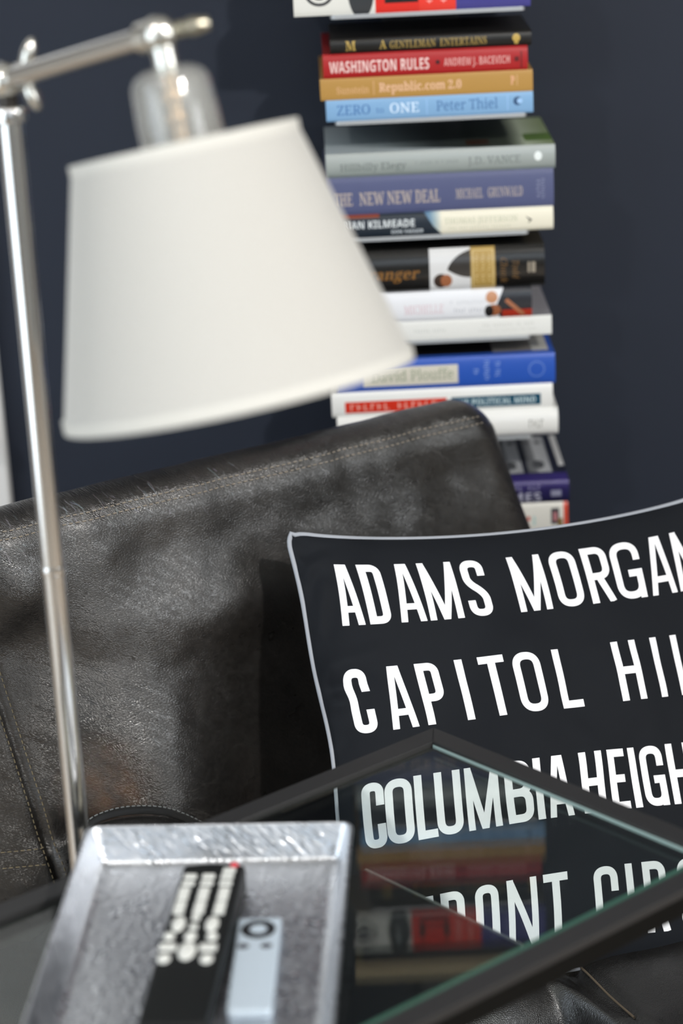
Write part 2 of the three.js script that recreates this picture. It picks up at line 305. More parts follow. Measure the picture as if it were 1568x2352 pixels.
// ---------- throw pillow ----------
const PT = V(-0.0545, 0.7155, -1.9815), PE = V(0.968, -0.043, -0.247).normalize(), PU = V(-0.104, 0.828, -0.551), PN = V(0.229, 0.559, 0.797).normalize();
PU.copy(PN.clone().cross(PE)).normalize();
const PW = 0.43, PH = 0.455;
function pillowPoint(a, b, side) {
  const sa = Math.max(0, Math.sin(Math.PI * a)), sb = Math.max(0, Math.sin(Math.PI * b)), li = 0.012 * Math.pow(sb, 0.7), ti = 0.026 * Math.pow(sa, 0.6), bi = 0.018 * Math.pow(sa, 0.8);
  {                                                   // rounded corners
    const r = 0.02, ca = Math.min(a, 1 - a) * PW, cb = Math.min(b, 1 - b) * PH, dx = r - ca, dy = r - cb;
    if (dx > 0 && dy > 0) { const f = Math.max(dx, dy) / Math.hypot(dx, dy), na = (r - dx * f) / PW, nb = (r - dy * f) / PH; a = a < 0.5 ? na : 1 - na; b = b < 0.5 ? nb : 1 - nb; }
  }
  const s = li + (PW - 2 * li) * a + 0.002 * Math.sin(b * 17) * sb * (1 - a), t = -(ti + (PH - ti - bi) * b);
  let z = 0.055 * Math.pow(sa * sb, 0.55) * side;
  if (side > 0) {                                     // creases that run in from the corner and the left edge
    const fold = (x0, y0, x1, y1, w, d) => { const ax = x1 - x0, ay = y1 - y0, L = ax * ax + ay * ay, k = Math.min(1, Math.max(0, ((a - x0) * ax + (b - y0) * ay) / L)), q = Math.hypot(a - x0 - ax * k, b - y0 - ay * k); z += 1.5 * d * Math.exp(-(q * q) / (w * w)) * (1 - k * 0.6) * Math.min(1, sb * 4) * Math.min(1, sa * 12); };
    fold(0.02, 0.05, 0.10, 0.02, 0.014, -0.004); fold(0.012, 0.10, 0.06, 0.05, 0.014, 0.004); fold(0.01, 0.22, 0.05, 0.12, 0.016, 0.004); fold(0.0, 0.16, 0.04, 0.09, 0.013, -0.003);
    fold(0.0, 0.345, 0.10, 0.33, 0.016, -0.005); fold(0.0, 0.30, 0.13, 0.27, 0.022, 0.004); fold(0.0, 0.38, 0.06, 0.37, 0.014, 0.004); fold(0.0, 0.47, 0.05, 0.44, 0.014, -0.004); fold(0.0, 0.52, 0.07, 0.50, 0.018, 0.003);
    z += (0.009 * (n8(a * 0.9, b * 0.9) - 0.5) + 0.003 * (n24(a * 0.8, b * 0.8) - 0.5)) * sa * sb;
  }
  return PT.clone().addScaledVector(PE, s).addScaledVector(PU, t).addScaledVector(PN, z);
}
// narrow upright capitals drawn with one stroke width
function letter(c, ch, x0, x1, y0, y1, sw) {
  const w = x1 - x0, h = y1 - y0, k = sw / 2, L = x0 + k, Rr = x1 - k, T = y0 + k, B = y1 - k, mx = (x0 + x1) / 2, r = Math.min(w / 2 - k, h * 0.2), my = y0 + h * 0.52;
  c.save(); c.beginPath(); c.rect(x0, y0, w, h); c.clip(); c.lineWidth = 'AMN'.includes(ch) ? sw * 0.86 : sw; c.lineCap = 'butt'; c.lineJoin = 'miter'; c.miterLimit = 20; c.beginPath();
  const m = (x, y) => c.moveTo(x, y), l = (x, y) => c.lineTo(x, y), q = (a, b, x, y) => c.quadraticCurveTo(a, b, x, y);
  const bowl = (t, b, from) => { m(from, t); l(Rr - r, t); q(Rr, t, Rr, t + r); l(Rr, b - r); q(Rr, b, Rr - r, b); l(from, b); };
  switch (ch) {
    case 'A': m(x0 + k * 0.8, y1 + h * 0.02); l(mx - k * 0.5, y0 - h * 0.02); m(x1 - k * 0.8, y1 + h * 0.02); l(mx + k * 0.5, y0 - h * 0.02); m(x0 + w * 0.22, y0 + h * 0.74); l(x1 - w * 0.22, y0 + h * 0.74); break;
    case 'B': m(L, y0); l(L, y1); bowl(T, my, L); bowl(my, B, L); break;
    case 'C': m(Rr, y0 + h * 0.36); l(Rr, T + r); q(Rr, T, mx, T); q(L, T, L, T + r); l(L, B - r); q(L, B, mx, B); q(Rr, B, Rr, B - r); l(Rr, y0 + h * 0.64); break;
    case 'D': m(L, y0); l(L, y1); bowl(T, B, L); break;
    case 'E': m(L, y0); l(L, y1); m(x0, T); l(x1, T); m(x0, my - h * 0.03); l(x1 - w * 0.1, my - h * 0.03); m(x0, B); l(x1, B); break;
    case 'G': m(Rr, y0 + h * 0.34); l(Rr, T + r); q(Rr, T, mx, T); q(L, T, L, T + r); l(L, B - r); q(L, B, mx, B); q(Rr, B, Rr, B - r); l(Rr, y0 + h * 0.56); m(mx, y0 + h * 0.56); l(x1, y0 + h * 0.56); m(Rr, y0 + h * 0.55); l(Rr, y1); break;
    case 'H': m(L, y0); l(L, y1); m(Rr, y0); l(Rr, y1); m(L, y0 + h * 0.5); l(Rr, y0 + h * 0.5); break;
    case 'I': m(mx, y0); l(mx, y1); break;
    case 'L': m(L, y0); l(L, y1); m(x0, B); l(x1, B); break;
    case 'M': m(L, y1); l(L, y0); m(Rr, y1); l(Rr, y0); m(L, y0 + k * 0.4); l(mx, y1); m(Rr, y0 + k * 0.4); l(mx, y1); break;
    case 'N': m(L, y1); l(L, y0); m(Rr, y1); l(Rr, y0); m(L, y0 + k * 0.5); l(Rr, y1 - k * 0.5); break;
    case 'O': m(mx, T); q(Rr, T, Rr, T + r); l(Rr, B - r); q(Rr, B, mx, B); q(L, B, L, B - r); l(L, T + r); q(L, T, mx, T); break;
    case 'P': m(L, y0); l(L, y1); bowl(T, y0 + h * 0.57, L); break;
    case 'R': m(L, y0); l(L, y1); bowl(T, y0 + h * 0.53, L); m(mx, y0 + h * 0.53); l(Rr, y1); break;
    case 'S': m(Rr, y0 + h * 0.29); l(Rr, T + r * 0.9); q(Rr, T, mx, T); q(L, T, L, T + r); l(L, y0 + h * 0.30); q(L, y0 + h * 0.40, mx, y0 + h * 0.50); q(Rr, y0 + h * 0.61, Rr, y0 + h * 0.72); l(Rr, B - r); q(Rr, B, mx, B); q(L, B, L, B - r); l(L, y0 + h * 0.71); break;
    case 'T': m(mx, y0); l(mx, y1); m(x0, T); l(x1, T); break;
    case 'U': m(L, y0); l(L, B - r); q(L, B, mx, B); q(Rr, B, Rr, B - r); l(Rr, y0); break;
  }
  c.stroke(); c.restore();
}
const ROWS = [
  [0.069, 0.208, [['A', 0.058, 0.107], ['D', 0.117, 0.166], ['A', 0.185, 0.243], ['M', 0.249, 0.328], ['S', 0.343, 0.396], ['M', 0.455, 0.534], ['O', 0.55, 0.614], ['R', 0.63, 0.691], ['G', 0.699, 0.772], ['A', 0.786, 0.853], ['N', 0.86, 0.925]]],
  [0.303, 0.440, [['C', 0.038, 0.087], ['A', 0.116, 0.173], ['P', 0.192, 0.242], ['I', 0.279, 0.299], ['T', 0.331, 0.388], ['O', 0.405, 0.472], ['L', 0.505, 0.557], ['H', 0.648, 0.711], ['I', 0.747, 0.771], ['L', 0.806, 0.858], ['L', 0.888, 0.94]]],
  [0.543, 0.676, [['C', 0.033, 0.079], ['O', 0.08, 0.138], ['L', 0.143, 0.187], ['U', 0.187, 0.245], ['M', 0.253, 0.329], ['B', 0.341, 0.4], ['I', 0.406, 0.426], ['A', 0.435, 0.492], ['H', 0.516, 0.572], ['E', 0.586, 0.63], ['I', 0.638, 0.661], ['G', 0.668, 0.727], ['H', 0.738, 0.8], ['T', 0.809, 0.861], ['S', 0.868, 0.931]]],
  [0.793, 0.945, [['D', 0.033, 0.089], ['U', 0.103, 0.156], ['P', 0.171, 0.223], ['O', 0.246, 0.299], ['N', 0.317, 0.387], ['T', 0.401, 0.457], ['C', 0.516, 0.573], ['I', 0.591, 0.611], ['R', 0.633, 0.688], ['C', 0.716, 0.777], ['L', 0.803, 0.853], ['E', 0.871, 0.924]]],
];
const print = canvasTexture(2048, 2048, (c, w, h) => {
  c.fillStyle = 'rgb(22,25,30)'; c.fillRect(0, 0, w, h);
  for (let k = 0; k < 2600; k++) { c.fillStyle = `rgba(120,128,138,${rnd() * 0.07})`; c.fillRect(rnd() * w, rnd() * h, 1 + rnd() * 3, 1 + rnd() * 3); }
  c.strokeStyle = 'rgb(244,244,247)';
  for (const [t, b, list] of ROWS) for (const [ch, l, r] of list) letter(c, ch, (l + 0.012) * w, (r + 0.012) * w, t * h, b * h, 0.0174 * w);
});
{
  const pillow = thing('throw_pillow', 'black throw pillow printed with white neighbourhood names leaning in the armchair', 'pillow', PT.toArray());
  const loc = (p) => p.sub(PT);
  const ease = (x) => 0.5 - 0.5 * Math.cos(Math.PI * x) * (0.35) - 0.65 * (0.5 - x);
  const front = sheet(150, 150, (a, b) => loc(pillowPoint(ease(a), 1 - ease(b), 1)), (a, b) => [ease(a), ease(b)]);
  const rear = sheet(70, 70, (a, b) => loc(pillowPoint(ease(a), 1 - ease(b), -1)), (a, b) => [ease(a), ease(b)], true);
  const wv = weave.clone(); wv.repeat.set(PW / 0.06, PH / 0.06); wv.needsUpdate = true;
  part('front_panel', front, new THREE.MeshPhysicalMaterial({ map: print, roughness: 0.78, bumpMap: wv, bumpScale: 0.0002, specularIntensity: 0.35, sheen: 0.22, sheenRoughness: 0.5, sheenColor: new THREE.Color(0.32, 0.42, 0.55) }), pillow, 'black cotton front printed with rows of white capitals');
  part('rear_panel', rear, std([0.008, 0.0085, 0.010], 0.9, 0, { specularIntensity: 0.2 }), pillow);
  const edge = [];
  const N = 60; for (let k = 0; k < N; k++) edge.push([k / N, 0]); for (let k = 0; k < N; k++) edge.push([1, k / N]); for (let k = 0; k < N; k++) edge.push([1 - k / N, 1]); for (let k = 0; k < N; k++) edge.push([0, 1 - k / N]);
  const corner = 0.016;
  const pts = edge.map(([a, b]) => { const p = loc(pillowPoint(a, b, 1)); return p; });
  part('piping', new THREE.TubeGeometry(new THREE.CatmullRomCurve3(pts, true, 'catmullrom', 0.5), 420, 0.0024, 8, true), std([0.34, 0.36, 0.40], 0.7), pillow, 'light grey piped edge');
}

// ---------- tower of books: a shelf with hidden column and short metal tabs ----------
const SPZ = -2.34, TABS = [1.1365, 1.028, 0.904, 0.7895, 0.677, 0.5615];
{
  const s = thing('tower_shelf', 'tall narrow spine bookshelf with thin grey metal tabs under stacks of books', 'bookshelf', [0.112, 0, -2.51]);
  part('column', merge([rbox(-0.041, 0.041, 0.02, 1.75, -0.008, 0.012, 0.003)]), M.column, s);
  part('base', rbox(-0.12, 0.12, 0, 0.02, -0.008, 0.25, 0.004), M.column, s);
  const sh = new THREE.Shape(), w = 0.099, d = 0.158, r = 0.006;
  sh.moveTo(-w, 0); sh.lineTo(w, 0); sh.lineTo(w, d - r); sh.quadraticCurveTo(w, d, w - r, d); sh.lineTo(-w + r, d); sh.quadraticCurveTo(-w, d, -w, d - r); sh.lineTo(-w, 0);
  const tab = new THREE.ExtrudeGeometry(sh, { depth: 0.0034, bevelEnabled: true, bevelSize: 0.0005, bevelThickness: 0.0005, bevelSegments: 2 });
  tab.rotateX(Math.PI / 2);
  for (const y of TABS) part('shelf_tab', tab.clone().translate(0, y - 0.0005, 0.012), M.tab, s);
}
function spineGeometry(w, h, bulge) {                 // curved front, flat rear
  const nx = 24, nv = 14, prof = (b) => bulge * Math.pow(Math.max(0, 1 - Math.pow(2 * b - 1, 2)), 0.5);
  const f = sheet(nx, nv, (a, b) => V(a * w, b * h, prof(b)), (a, b) => [a, b]);
  const r = sheet(1, 1, (a, b) => V(a * w, b * h, -0.0015), () => [0.01, 0.03], true);
  const side = (x, fl) => sheet(1, nv, (a, b) => V(x, b * h, a ? prof(b) : -0.0015), () => [0.01, 0.03], fl);
  const t = sheet(1, 1, (a, b) => V(a * w, h, b ? -0.0015 : 0), () => [0.01, 0.97]), bt = sheet(1, 1, (a, b) => V(a * w, 0, b ? -0.0015 : 0), () => [0.01, 0.03], true);
  return merge([f, r, side(0, true), side(w, false), t, bt]);
}
const BOOKS = 'books stacked on the tower shelf';
function book(o) {
  const { x0, x1, y0, y1, label, draw, cover = '#222', bulge = 0.003, soft = false, depth = 0.158, z = SPZ, gloss = 0.4, art, pages = M.paper, turn = 0 } = o;
  const w = x1 - x0, h = y1 - y0, g = thing('book', label, 'book', [x0, y0, z], turn, BOOKS), bt = soft ? 0.0009 : 0.0024, over = soft ? 0 : 0.003;
  const tex = canvasTexture(Math.min(900, w * 3400), h * 3400, (c, W, H) => { c.fillStyle = cover; c.fillRect(0, 0, W, H); draw(c, W, H); });
  const cm = css(cover, gloss);
  const sp = part('spine', spineGeometry(w, h, bulge), new THREE.MeshPhysicalMaterial({ map: tex, roughness: gloss, clearcoat: gloss < 0.35 ? 0.5 : 0, clearcoatRoughness: 0.15 }), g);
  sp.position.z = -0.0005;
  part('page_block', box(0.001 + over, w - 0.001 - over, bt, h - bt, -depth + over, -0.004), pages, g);
  const top = box(0, w, h - bt, h, -depth, -0.002);
  part('front_cover', top, art ? [cm, cm, new THREE.MeshPhysicalMaterial({ map: canvasTexture(720, 480, art), roughness: gloss }), cm, cm, cm] : cm, g);
  part('back_cover', box(0, w, 0, bt, -depth, -0.002), cm, g);
  return g;
}
const SANS = 'bold $ sans-serif', SER = '$ serif', SERB = 'bold $ serif';
// from the tower's top downwards
book({ x0: -0.01, x1: 0.205, y0: 1.2025, y1: 1.226, cover: '#b9a888', soft: true, label: 'cream paperback topmost on the tower, seen only reflected in the glass', draw(c, w, h) { } });
book({ x0: 0.0, x1: 0.215, y0: 1.1835, y1: 1.2025, cover: '#23242a', label: 'dark book right under the cream paperback, seen only as a reflection', draw() {} });
book({ x0: -0.024, x1: 0.217, y0: 1.1365, y1: 1.1835, cover: '#dcdcd6', gloss: 0.3, label: 'white, red and blue spined book cut off by the top edge of the photo', draw(c, w, h) {
  c.strokeStyle = '#23262c'; c.fillStyle = '#23262c'; c.lineWidth = h * 0.06;
  c.beginPath(); c.arc(w * 0.11, h * 0.46, h * 0.30, 0, 7); c.stroke(); c.beginPath(); c.arc(w * 0.11, h * 0.46, h * 0.2, 0, 7); c.fill(); c.fillStyle = '#cfd3d4'; c.fillRect(w * 0.09, h * 0.38, w * 0.015, h * 0.1); c.fillRect(w * 0.12, h * 0.38, w * 0.015, h * 0.1);
  c.fillStyle = '#33373b'; c.beginPath(); c.ellipse(w * 0.285, h * 0.5, w * 0.055, h * 0.6, 0, 0, 7); c.fill(); c.fillStyle = '#777c7e'; c.fillRect(w * 0.27, h * 0.1, w * 0.02, h * 0.5);
  c.fillStyle = '#d8281f'; c.fillRect(w * 0.345, 0, w * 0.345, h); c.fillStyle = '#15161a'; c.fillRect(w * 0.385, h * 0.68, w * 0.14, h * 0.11); c.fillRect(w * 0.505, h * 0.25, w * 0.022, h * 0.5); c.fillRect(w * 0.385, h * 0.25, w * 0.022, h * 0.5);
  c.fillStyle = '#e2382c'; c.fillRect(w * 0.53, 0, w * 0.155, h); for (const x of [0.56, 0.62]) { upText(c, '~American', w * x, h * 0.15, w * 0.026, h * 0.7, SANS, '#f3dada'); }
  c.fillStyle = '#3c3b86'; c.fillRect(w * 0.685, 0, w * 0.315, h); for (const x of [0.735, 0.80]) upText(c, '~HISTORY', w * x, h * 0.2, w * 0.024, h * 0.6, SANS, '#b9b9d4');
} });
book({ x0: 0.011, x1: 0.217, y0: 1.0970, y1: 1.1130, depth: 0.112, cover: '#141312', gloss: 0.35, bulge: 0.004, label: 'thin black book with gold serif lettering, topmost of the second stack', draw(c, w, h) {
  const gold = '#b79a4e'; fitText(c, 'M', w * 0.075, h * 0.2, w * 0.055, h * 0.6, SERB, gold); fitText(c, 'A', w * 0.245, h * 0.24, w * 0.035, h * 0.52, SERB, gold); fitText(c, 'GENTLEMAN', w * 0.295, h * 0.28, w * 0.23, h * 0.48, SERB, gold, 0.85); fitText(c, 'ENTERTAINS', w * 0.545, h * 0.28, w * 0.235, h * 0.48, SERB, gold, 0.85);
  c.fillStyle = gold; c.beginPath(); c.arc(w * 0.925, h * 0.46, h * 0.26, 0, 7); c.fill(); c.fillRect(w * 0.915, h * 0.5, w * 0.02, h * 0.35); } });
book({ x0: 0.003, x1: 0.213, y0: 1.0722, y1: 1.0970, cover: '#a41b1e', label: 'red hardcover with white block capitals beneath the thin black book', pages: M.paperWhite, draw(c, w, h) {
  fitText(c, 'WASHINGTON RULES', w * 0.03, h * 0.30, w * 0.49, h * 0.46, SANS, '#e3c9c4'); c.fillStyle = '#3a1216'; c.beginPath(); c.arc(w * 0.56, h * 0.5, h * 0.09, 0, 7); c.fill();
  fitText(c, 'ANDREW J. BACEVICH', w * 0.59, h * 0.36, w * 0.325, h * 0.32, SANS, '#d19d98'); c.fillStyle = '#5a1518'; c.fillRect(w * 0.935, h * 0.42, w * 0.022, h * 0.2); c.fillRect(w * 0.965, h * 0.2, w * 0.007, h * 0.7); } });
book({ x0: -0.001, x1: 0.218, y0: 1.0500, y1: 1.0722, cover: '#ad8441', soft: true, bulge: 0.0012, gloss: 0.5, label: 'tan yellow paperback with pale pink title, between red and blue books', draw(c, w, h) {
  fitText(c, 'Sunstein', w * 0.075, h * 0.40, w * 0.155, h * 0.32, SER, '#dbae8e', 0.8); c.fillStyle = '#d4a886'; c.fillRect(w * 0.25, h * 0.18, w * 0.003, h * 0.64); fitText(c, 'Republic.com 2.0', w * 0.275, h * 0.28, w * 0.39, h * 0.42, SERB, '#e2b79e', 0.9); fitText(c, 'P', w * 0.895, h * 0.25, w * 0.02, h * 0.4, SERB, '#e0a88a'); c.fillRect(w * 0.925, h * 0.2, w * 0.003, h * 0.5); } });
book({ x0: 0.004, x1: 0.218, y0: 1.0280, y1: 1.0500, cover: '#7ca5cc', gloss: 0.4, bulge: 0.002, label: 'light blue book lowest on the second shelf tab', pages: M.paperWhite, draw(c, w, h) {
  fitText(c, 'ZERO', w * 0.05, h * 0.24, w * 0.165, h * 0.46, SER, '#3c6aa4'); fitText(c, 'to', w * 0.24, h * 0.4, w * 0.04, h * 0.28, SER, '#4a74aa'); fitText(c, 'ONE', w * 0.305, h * 0.24, w * 0.145, h * 0.46, SER, '#d8e9fa'); c.fillStyle = '#9cc2ea'; c.fillRect(w * 0.485, h * 0.15, w * 0.003, h * 0.7); c.fillRect(w * 0.875, h * 0.15, w * 0.003, h * 0.7);
  fitText(c, 'Peter Thiel', w * 0.53, h * 0.22, w * 0.30, h * 0.48, SER, '#416a9c'); c.fillStyle = '#2d4c72'; c.beginPath(); c.arc(w * 0.925, h * 0.42, h * 0.2, 0, 7); c.fill(); c.fillStyle = '#9cc2ea'; c.beginPath(); c.arc(w * 0.935, h * 0.42, h * 0.13, 0, 7); c.fill(); } });
book({ x0: 0.001, x1: 0.240, y0: 0.9690, y1: 0.9940, cover: '#8f9694', gloss: 0.28, label: 'silver grey hardcover with a landscape photograph on its cover, third stack top', art(c, w, h) {
  const g = c.createLinearGradient(0, 0, w, 0); g.addColorStop(0, '#c3cfd4'); g.addColorStop(0.25, '#8a969b'); g.addColorStop(0.5, '#343b3b'); g.addColorStop(0.8, '#3c4237'); g.addColorStop(0.88, '#c2cdb4'); g.addColorStop(1, '#8a9a6e'); c.fillStyle = g; c.fillRect(0, 0, w, h);
  c.fillStyle = '#bcc7cc'; c.beginPath(); c.moveTo(0, h); c.lineTo(0, h * 0.72); c.quadraticCurveTo(w * 0.3, h * 0.9, w * 0.66, h); c.fill(); c.fillStyle = '#5c7a34'; c.fillRect(w * 0.88, h * 0.6, w * 0.12, h * 0.25); c.fillStyle = '#3b2317'; c.fillRect(w * 0.62, h * 0.75, w * 0.1, h * 0.15);
}, draw(c, w, h) { const g = c.createLinearGradient(0, 0, 0, h); g.addColorStop(0, '#a8aeac'); g.addColorStop(0.5, '#9aa19f'); g.addColorStop(1, '#7c8583'); c.fillStyle = g; c.fillRect(0, 0, w, h); fitText(c, 'Hillbilly Elegy', w * 0.06, h * 0.42, w * 0.29, h * 0.3, SER, '#5f6866'); fitText(c, '~a memoir of a family', w * 0.39, h * 0.45, w * 0.19, h * 0.14, SER, '#77807e'); fitText(c, 'J.D. VANCE', w * 0.62, h * 0.36, w * 0.23, h * 0.32, SER, '#6c7573'); c.fillStyle = '#e6eceb'; c.beginPath(); c.ellipse(w * 0.925, h * 0.45, w * 0.017, h * 0.19, 0, 0, 7); c.fill(); } });
book({ x0: -0.001, x1: 0.238, y0: 0.9290, y1: 0.9690, cover: '#4e5478', gloss: 0.5, bulge: 0.003, label: 'thick indigo hardcover with silver foil capitals', draw(c, w, h) {
  const foil = '#b3a69c'; [['THE', 0.035, 0.085], ['NEW', 0.15, 0.11], ['NEW', 0.275, 0.11], ['DEAL', 0.4, 0.11]].forEach(([s, x, k]) => fitText(c, s, w * x * 0.98, h * 0.40, w * k, h * 0.34, SERB, foil)); fitText(c, 'MICHAEL', w * 0.57, h * 0.42, w * 0.12, h * 0.26, SERB, '#a89d96'); fitText(c, 'GRUNWALD', w * 0.71, h * 0.42, w * 0.155, h * 0.26, SERB, '#a89d96');
  upText(c, '~SIMON', w * 0.925, h * 0.28, w * 0.014, h * 0.5, SER, '#8f92a8'); upText(c, '~SCHUSTER', w * 0.945, h * 0.25, w * 0.014, h * 0.55, SER, '#8f92a8'); } });
book({ x0: 0.003, x1: 0.237, y0: 0.9040, y1: 0.9290, cover: '#e4dfcc', gloss: 0.35, bulge: 0.004, label: 'half navy, half cream spined book below the indigo hardcover', pages: M.paperWhite, draw(c, w, h) {
  const g = c.createLinearGradient(w * 0.38, 0, w * 0.5, 0); g.addColorStop(0, '#1d2732'); g.addColorStop(0.5, '#5b7f9c'); g.addColorStop(1, '#e4dfcc'); c.fillStyle = g; c.fillRect(0, 0, w, h); c.fillStyle = '#1d2732'; c.beginPath(); c.moveTo(0, 0); c.lineTo(w * 0.42, 0); c.lineTo(w * 0.46, h * 0.6); c.lineTo(w * 0.50, h); c.lineTo(0, h); c.fill(); c.fillStyle = '#7c3520'; c.fillRect(0, 0, w * 0.22, h * 0.14);
  fitText(c, 'BRIAN KILMEADE', w * 0.02, h * 0.26, w * 0.36, h * 0.32, SANS, '#d9dee0'); fitText(c, 'DON YAEGER', w * 0.27, h * 0.70, w * 0.145, h * 0.16, SANS, '#c8ced2'); fitText(c, 'THOMAS JEFFERSON', w * 0.51, h * 0.30, w * 0.33, h * 0.24, SER, '#b9bba4'); fitText(c, '~AND THE TRIPOLI PIRATES', w * 0.53, h * 0.68, w * 0.28, h * 0.12, SER, '#c4c4ae');
  c.fillStyle = '#2b2a26'; c.beginPath(); c.moveTo(w * 0.875, h * 0.36); c.lineTo(w * 0.905, h * 0.52); c.lineTo(w * 0.885, h * 0.68); c.lineTo(w * 0.893, h * 0.54); c.fill(); } });
book({ x0: 0.0, x1: 0.227, y0: 0.8430, y1: 0.8890, cover: '#161514', gloss: 0.22, bulge: 0.007, label: 'thick glossy black book with a gold panel and a portrait on its spine', draw(c, w, h) {
  fitText(c, 'Stranger', w * 0.1, h * 0.40, w * 0.31, h * 0.26, 'italic bold $ serif', '#8a5e28'); c.fillStyle = '#d6d6d6'; c.fillRect(w * 0.463, 0, w * 0.192, h);
  c.fillStyle = '#34312e'; c.beginPath(); c.moveTo(w * 0.655, h * 0.05); c.quadraticCurveTo(w * 0.57, h * 0.15, w * 0.545, h * 0.48); c.quadraticCurveTo(w * 0.60, h * 0.68, w * 0.655, h * 0.68); c.fill(); c.fillStyle = '#3a2c24'; c.beginPath(); c.ellipse(w * 0.515, h * 0.74, w * 0.034, h * 0.17, 0, 0, 7); c.fill(); c.fillStyle = '#9c6140'; c.beginPath(); c.ellipse(w * 0.54, h * 0.74, w * 0.027, h * 0.15, 0, 0, 7); c.fill();
  c.fillStyle = '#a98b4c'; c.fillRect(w * 0.655, 0, w * 0.115, h); c.strokeStyle = '#d6c08c'; c.lineWidth = w * 0.004; c.strokeRect(w * 0.665, h * 0.07, w * 0.095, h * 0.86); for (const x of [0.675, 0.705, 0.735]) upText(c, '~INSIDE THE', w * x, h * 0.14, w * 0.014, h * 0.7, SER, '#dcc896', 0.8);
  upText(c, 'Chuck', w * 0.795, h * 0.24, w * 0.03, h * 0.6, 'italic $ serif', '#7d5c33'); upText(c, 'Todd', w * 0.85, h * 0.3, w * 0.03, h * 0.45, 'italic $ serif', '#7d5c33'); c.fillStyle = '#8e8577'; c.fillRect(w * 0.92, h * 0.38, w * 0.012, h * 0.25); c.fillRect(w * 0.937, h * 0.38, w * 0.02, h * 0.25); } });
book({ x0: 0.0, x1: 0.213, y0: 0.8105, y1: 0.8430, cover: '#e3e4e8', gloss: 0.28, bulge: 0.004, label: 'white spined book with a small dark picture at its right end', pages: M.paperWhite, draw(c, w, h) {
  fitText(c, 'MICHELLE', w * 0.36, h * 0.44, w * 0.2, h * 0.3, SER, '#d6bcc4'); fitText(c, '~a biography', w * 0.59, h * 0.35, w * 0.2, h * 0.1, SER, '#c3c5cc'); fitText(c, '~LIZA MUNDY', w * 0.61, h * 0.62, w * 0.15, h * 0.12, SER, '#a9acb4'); c.fillStyle = '#26282e'; c.beginPath(); c.moveTo(w * 0.86, h * 0.0); c.lineTo(w, 0); c.lineTo(w, h); c.lineTo(w * 0.84, h); c.lineTo(w * 0.82, h * 0.6); c.fill();
  c.fillStyle = '#a4301f'; c.fillRect(w * 0.85, h * 0.72, w * 0.15, h * 0.28); c.fillStyle = '#c08a66'; c.beginPath(); c.ellipse(w * 0.80, h * 0.28, w * 0.03, h * 0.2, 0, 0, 7); c.fill(); c.fillStyle = '#94593a'; c.beginPath(); c.ellipse(w * 0.81, h * 0.72, w * 0.035, h * 0.2, 0, 0, 7); c.fill(); c.fillStyle = '#1d1b1c'; c.beginPath(); c.ellipse(w * 0.785, h * 0.74, w * 0.022, h * 0.2, 0, 0, 7); c.fill(); c.strokeStyle = '#a5694a'; c.lineWidth = h * 0.14; c.beginPath(); c.moveTo(w * 0.87, h * 0.38); c.lineTo(w * 0.96, h * 0.92); c.stroke(); } });
book({ x0: 0.004, x1: 0.234, y0: 0.7895, y1: 0.8105, cover: '#dededa', soft: true, bulge: 0.001, gloss: 0.5, label: 'plain pale grey white paperback directly under the white pictured book', art(c, w, h) { c.fillStyle = '#8c8a90'; c.fillRect(0, 0, w, h); }, pages: M.paperWhite, draw(c, w, h) { fitText(c, '~BARACK OBAMA', w * 0.36, h * 0.45, w * 0.15, h * 0.15, SER, '#b9bab6'); fitText(c, '~THE AUDACITY OF HOPE', w * 0.68, h * 0.30, w * 0.24, h * 0.15, SER, '#bdbdb8'); fitText(c, '~thoughts on reclaiming the dream', w * 0.66, h * 0.60, w * 0.27, h * 0.12, SER, '#c4c4bf'); } });
book({ x0: 0.002, x1: 0.237, y0: 0.7350, y1: 0.7690, cover: '#2a54b0', gloss: 0.35, bulge: 0.003, label: 'bright blue hardcover with a cream name label on its spine', art(c, w, h) { c.fillStyle = '#2a54b0'; c.fillRect(0, 0, w, h); c.fillStyle = '#c9c3b4'; c.fillRect(0, h * 0.02, w * 0.975, h * 0.96); c.fillStyle = '#141414'; c.fillRect(w * 0.03, 0, w * 0.72, h); c.fillStyle = '#77736e'; c.fillRect(w * 0.72, 0, w * 0.18, h); c.fillStyle = '#bcbbb6'; c.fillRect(w * 0.9, 0, w * 0.07, h); c.fillStyle = '#2a54b0'; c.fillRect(0, h * 0.94, w, h * 0.06); }, draw(c, w, h) {
  c.fillStyle = '#cfcabc'; c.fillRect(w * 0.12, h * 0.22, w * 0.435, h * 0.62); fitText(c, 'David Plouffe', w * 0.155, h * 0.34, w * 0.38, h * 0.34, SER, '#8a947c'); for (const [x, y, k, t] of [[0.625, 0.4, 0.2, '~to'], [0.675, 0.15, 0.65, '~AUDACITY'], [0.725, 0.2, 0.5, '~TO WIN']]) upText(c, t, w * x, h * y, w * 0.022, h * k, SANS, '#a9b9dc'); c.strokeStyle = '#6f8ac8'; c.lineWidth = w * 0.004; c.beginPath(); c.arc(w * 0.915, h * 0.5, h * 0.24, 0, 7); c.stroke(); } });
book({ x0: -0.005, x1: 0.234, y0: 0.7075, y1: 0.7350, cover: '#e9e9e6', gloss: 0.3, bulge: 0.003, label: 'white book with red and teal title boxes under the bright blue one', pages: M.paperWhite, draw(c, w, h) {
  c.fillStyle = '#d0321f'; c.fillRect(w * 0.06, h * 0.38, w * 0.46, h * 0.46); fitText(c, '~GEORGE LAKOFF', w * 0.08, h * 0.48, w * 0.4, h * 0.26, SANS, '#efc7bd'); c.fillStyle = '#174a62'; c.fillRect(w * 0.54, h * 0.38, w * 0.405, h * 0.46); fitText(c, 'THE POLITICAL MIND', w * 0.555, h * 0.48, w * 0.37, h * 0.26, SANS, '#c6d6da'); } });
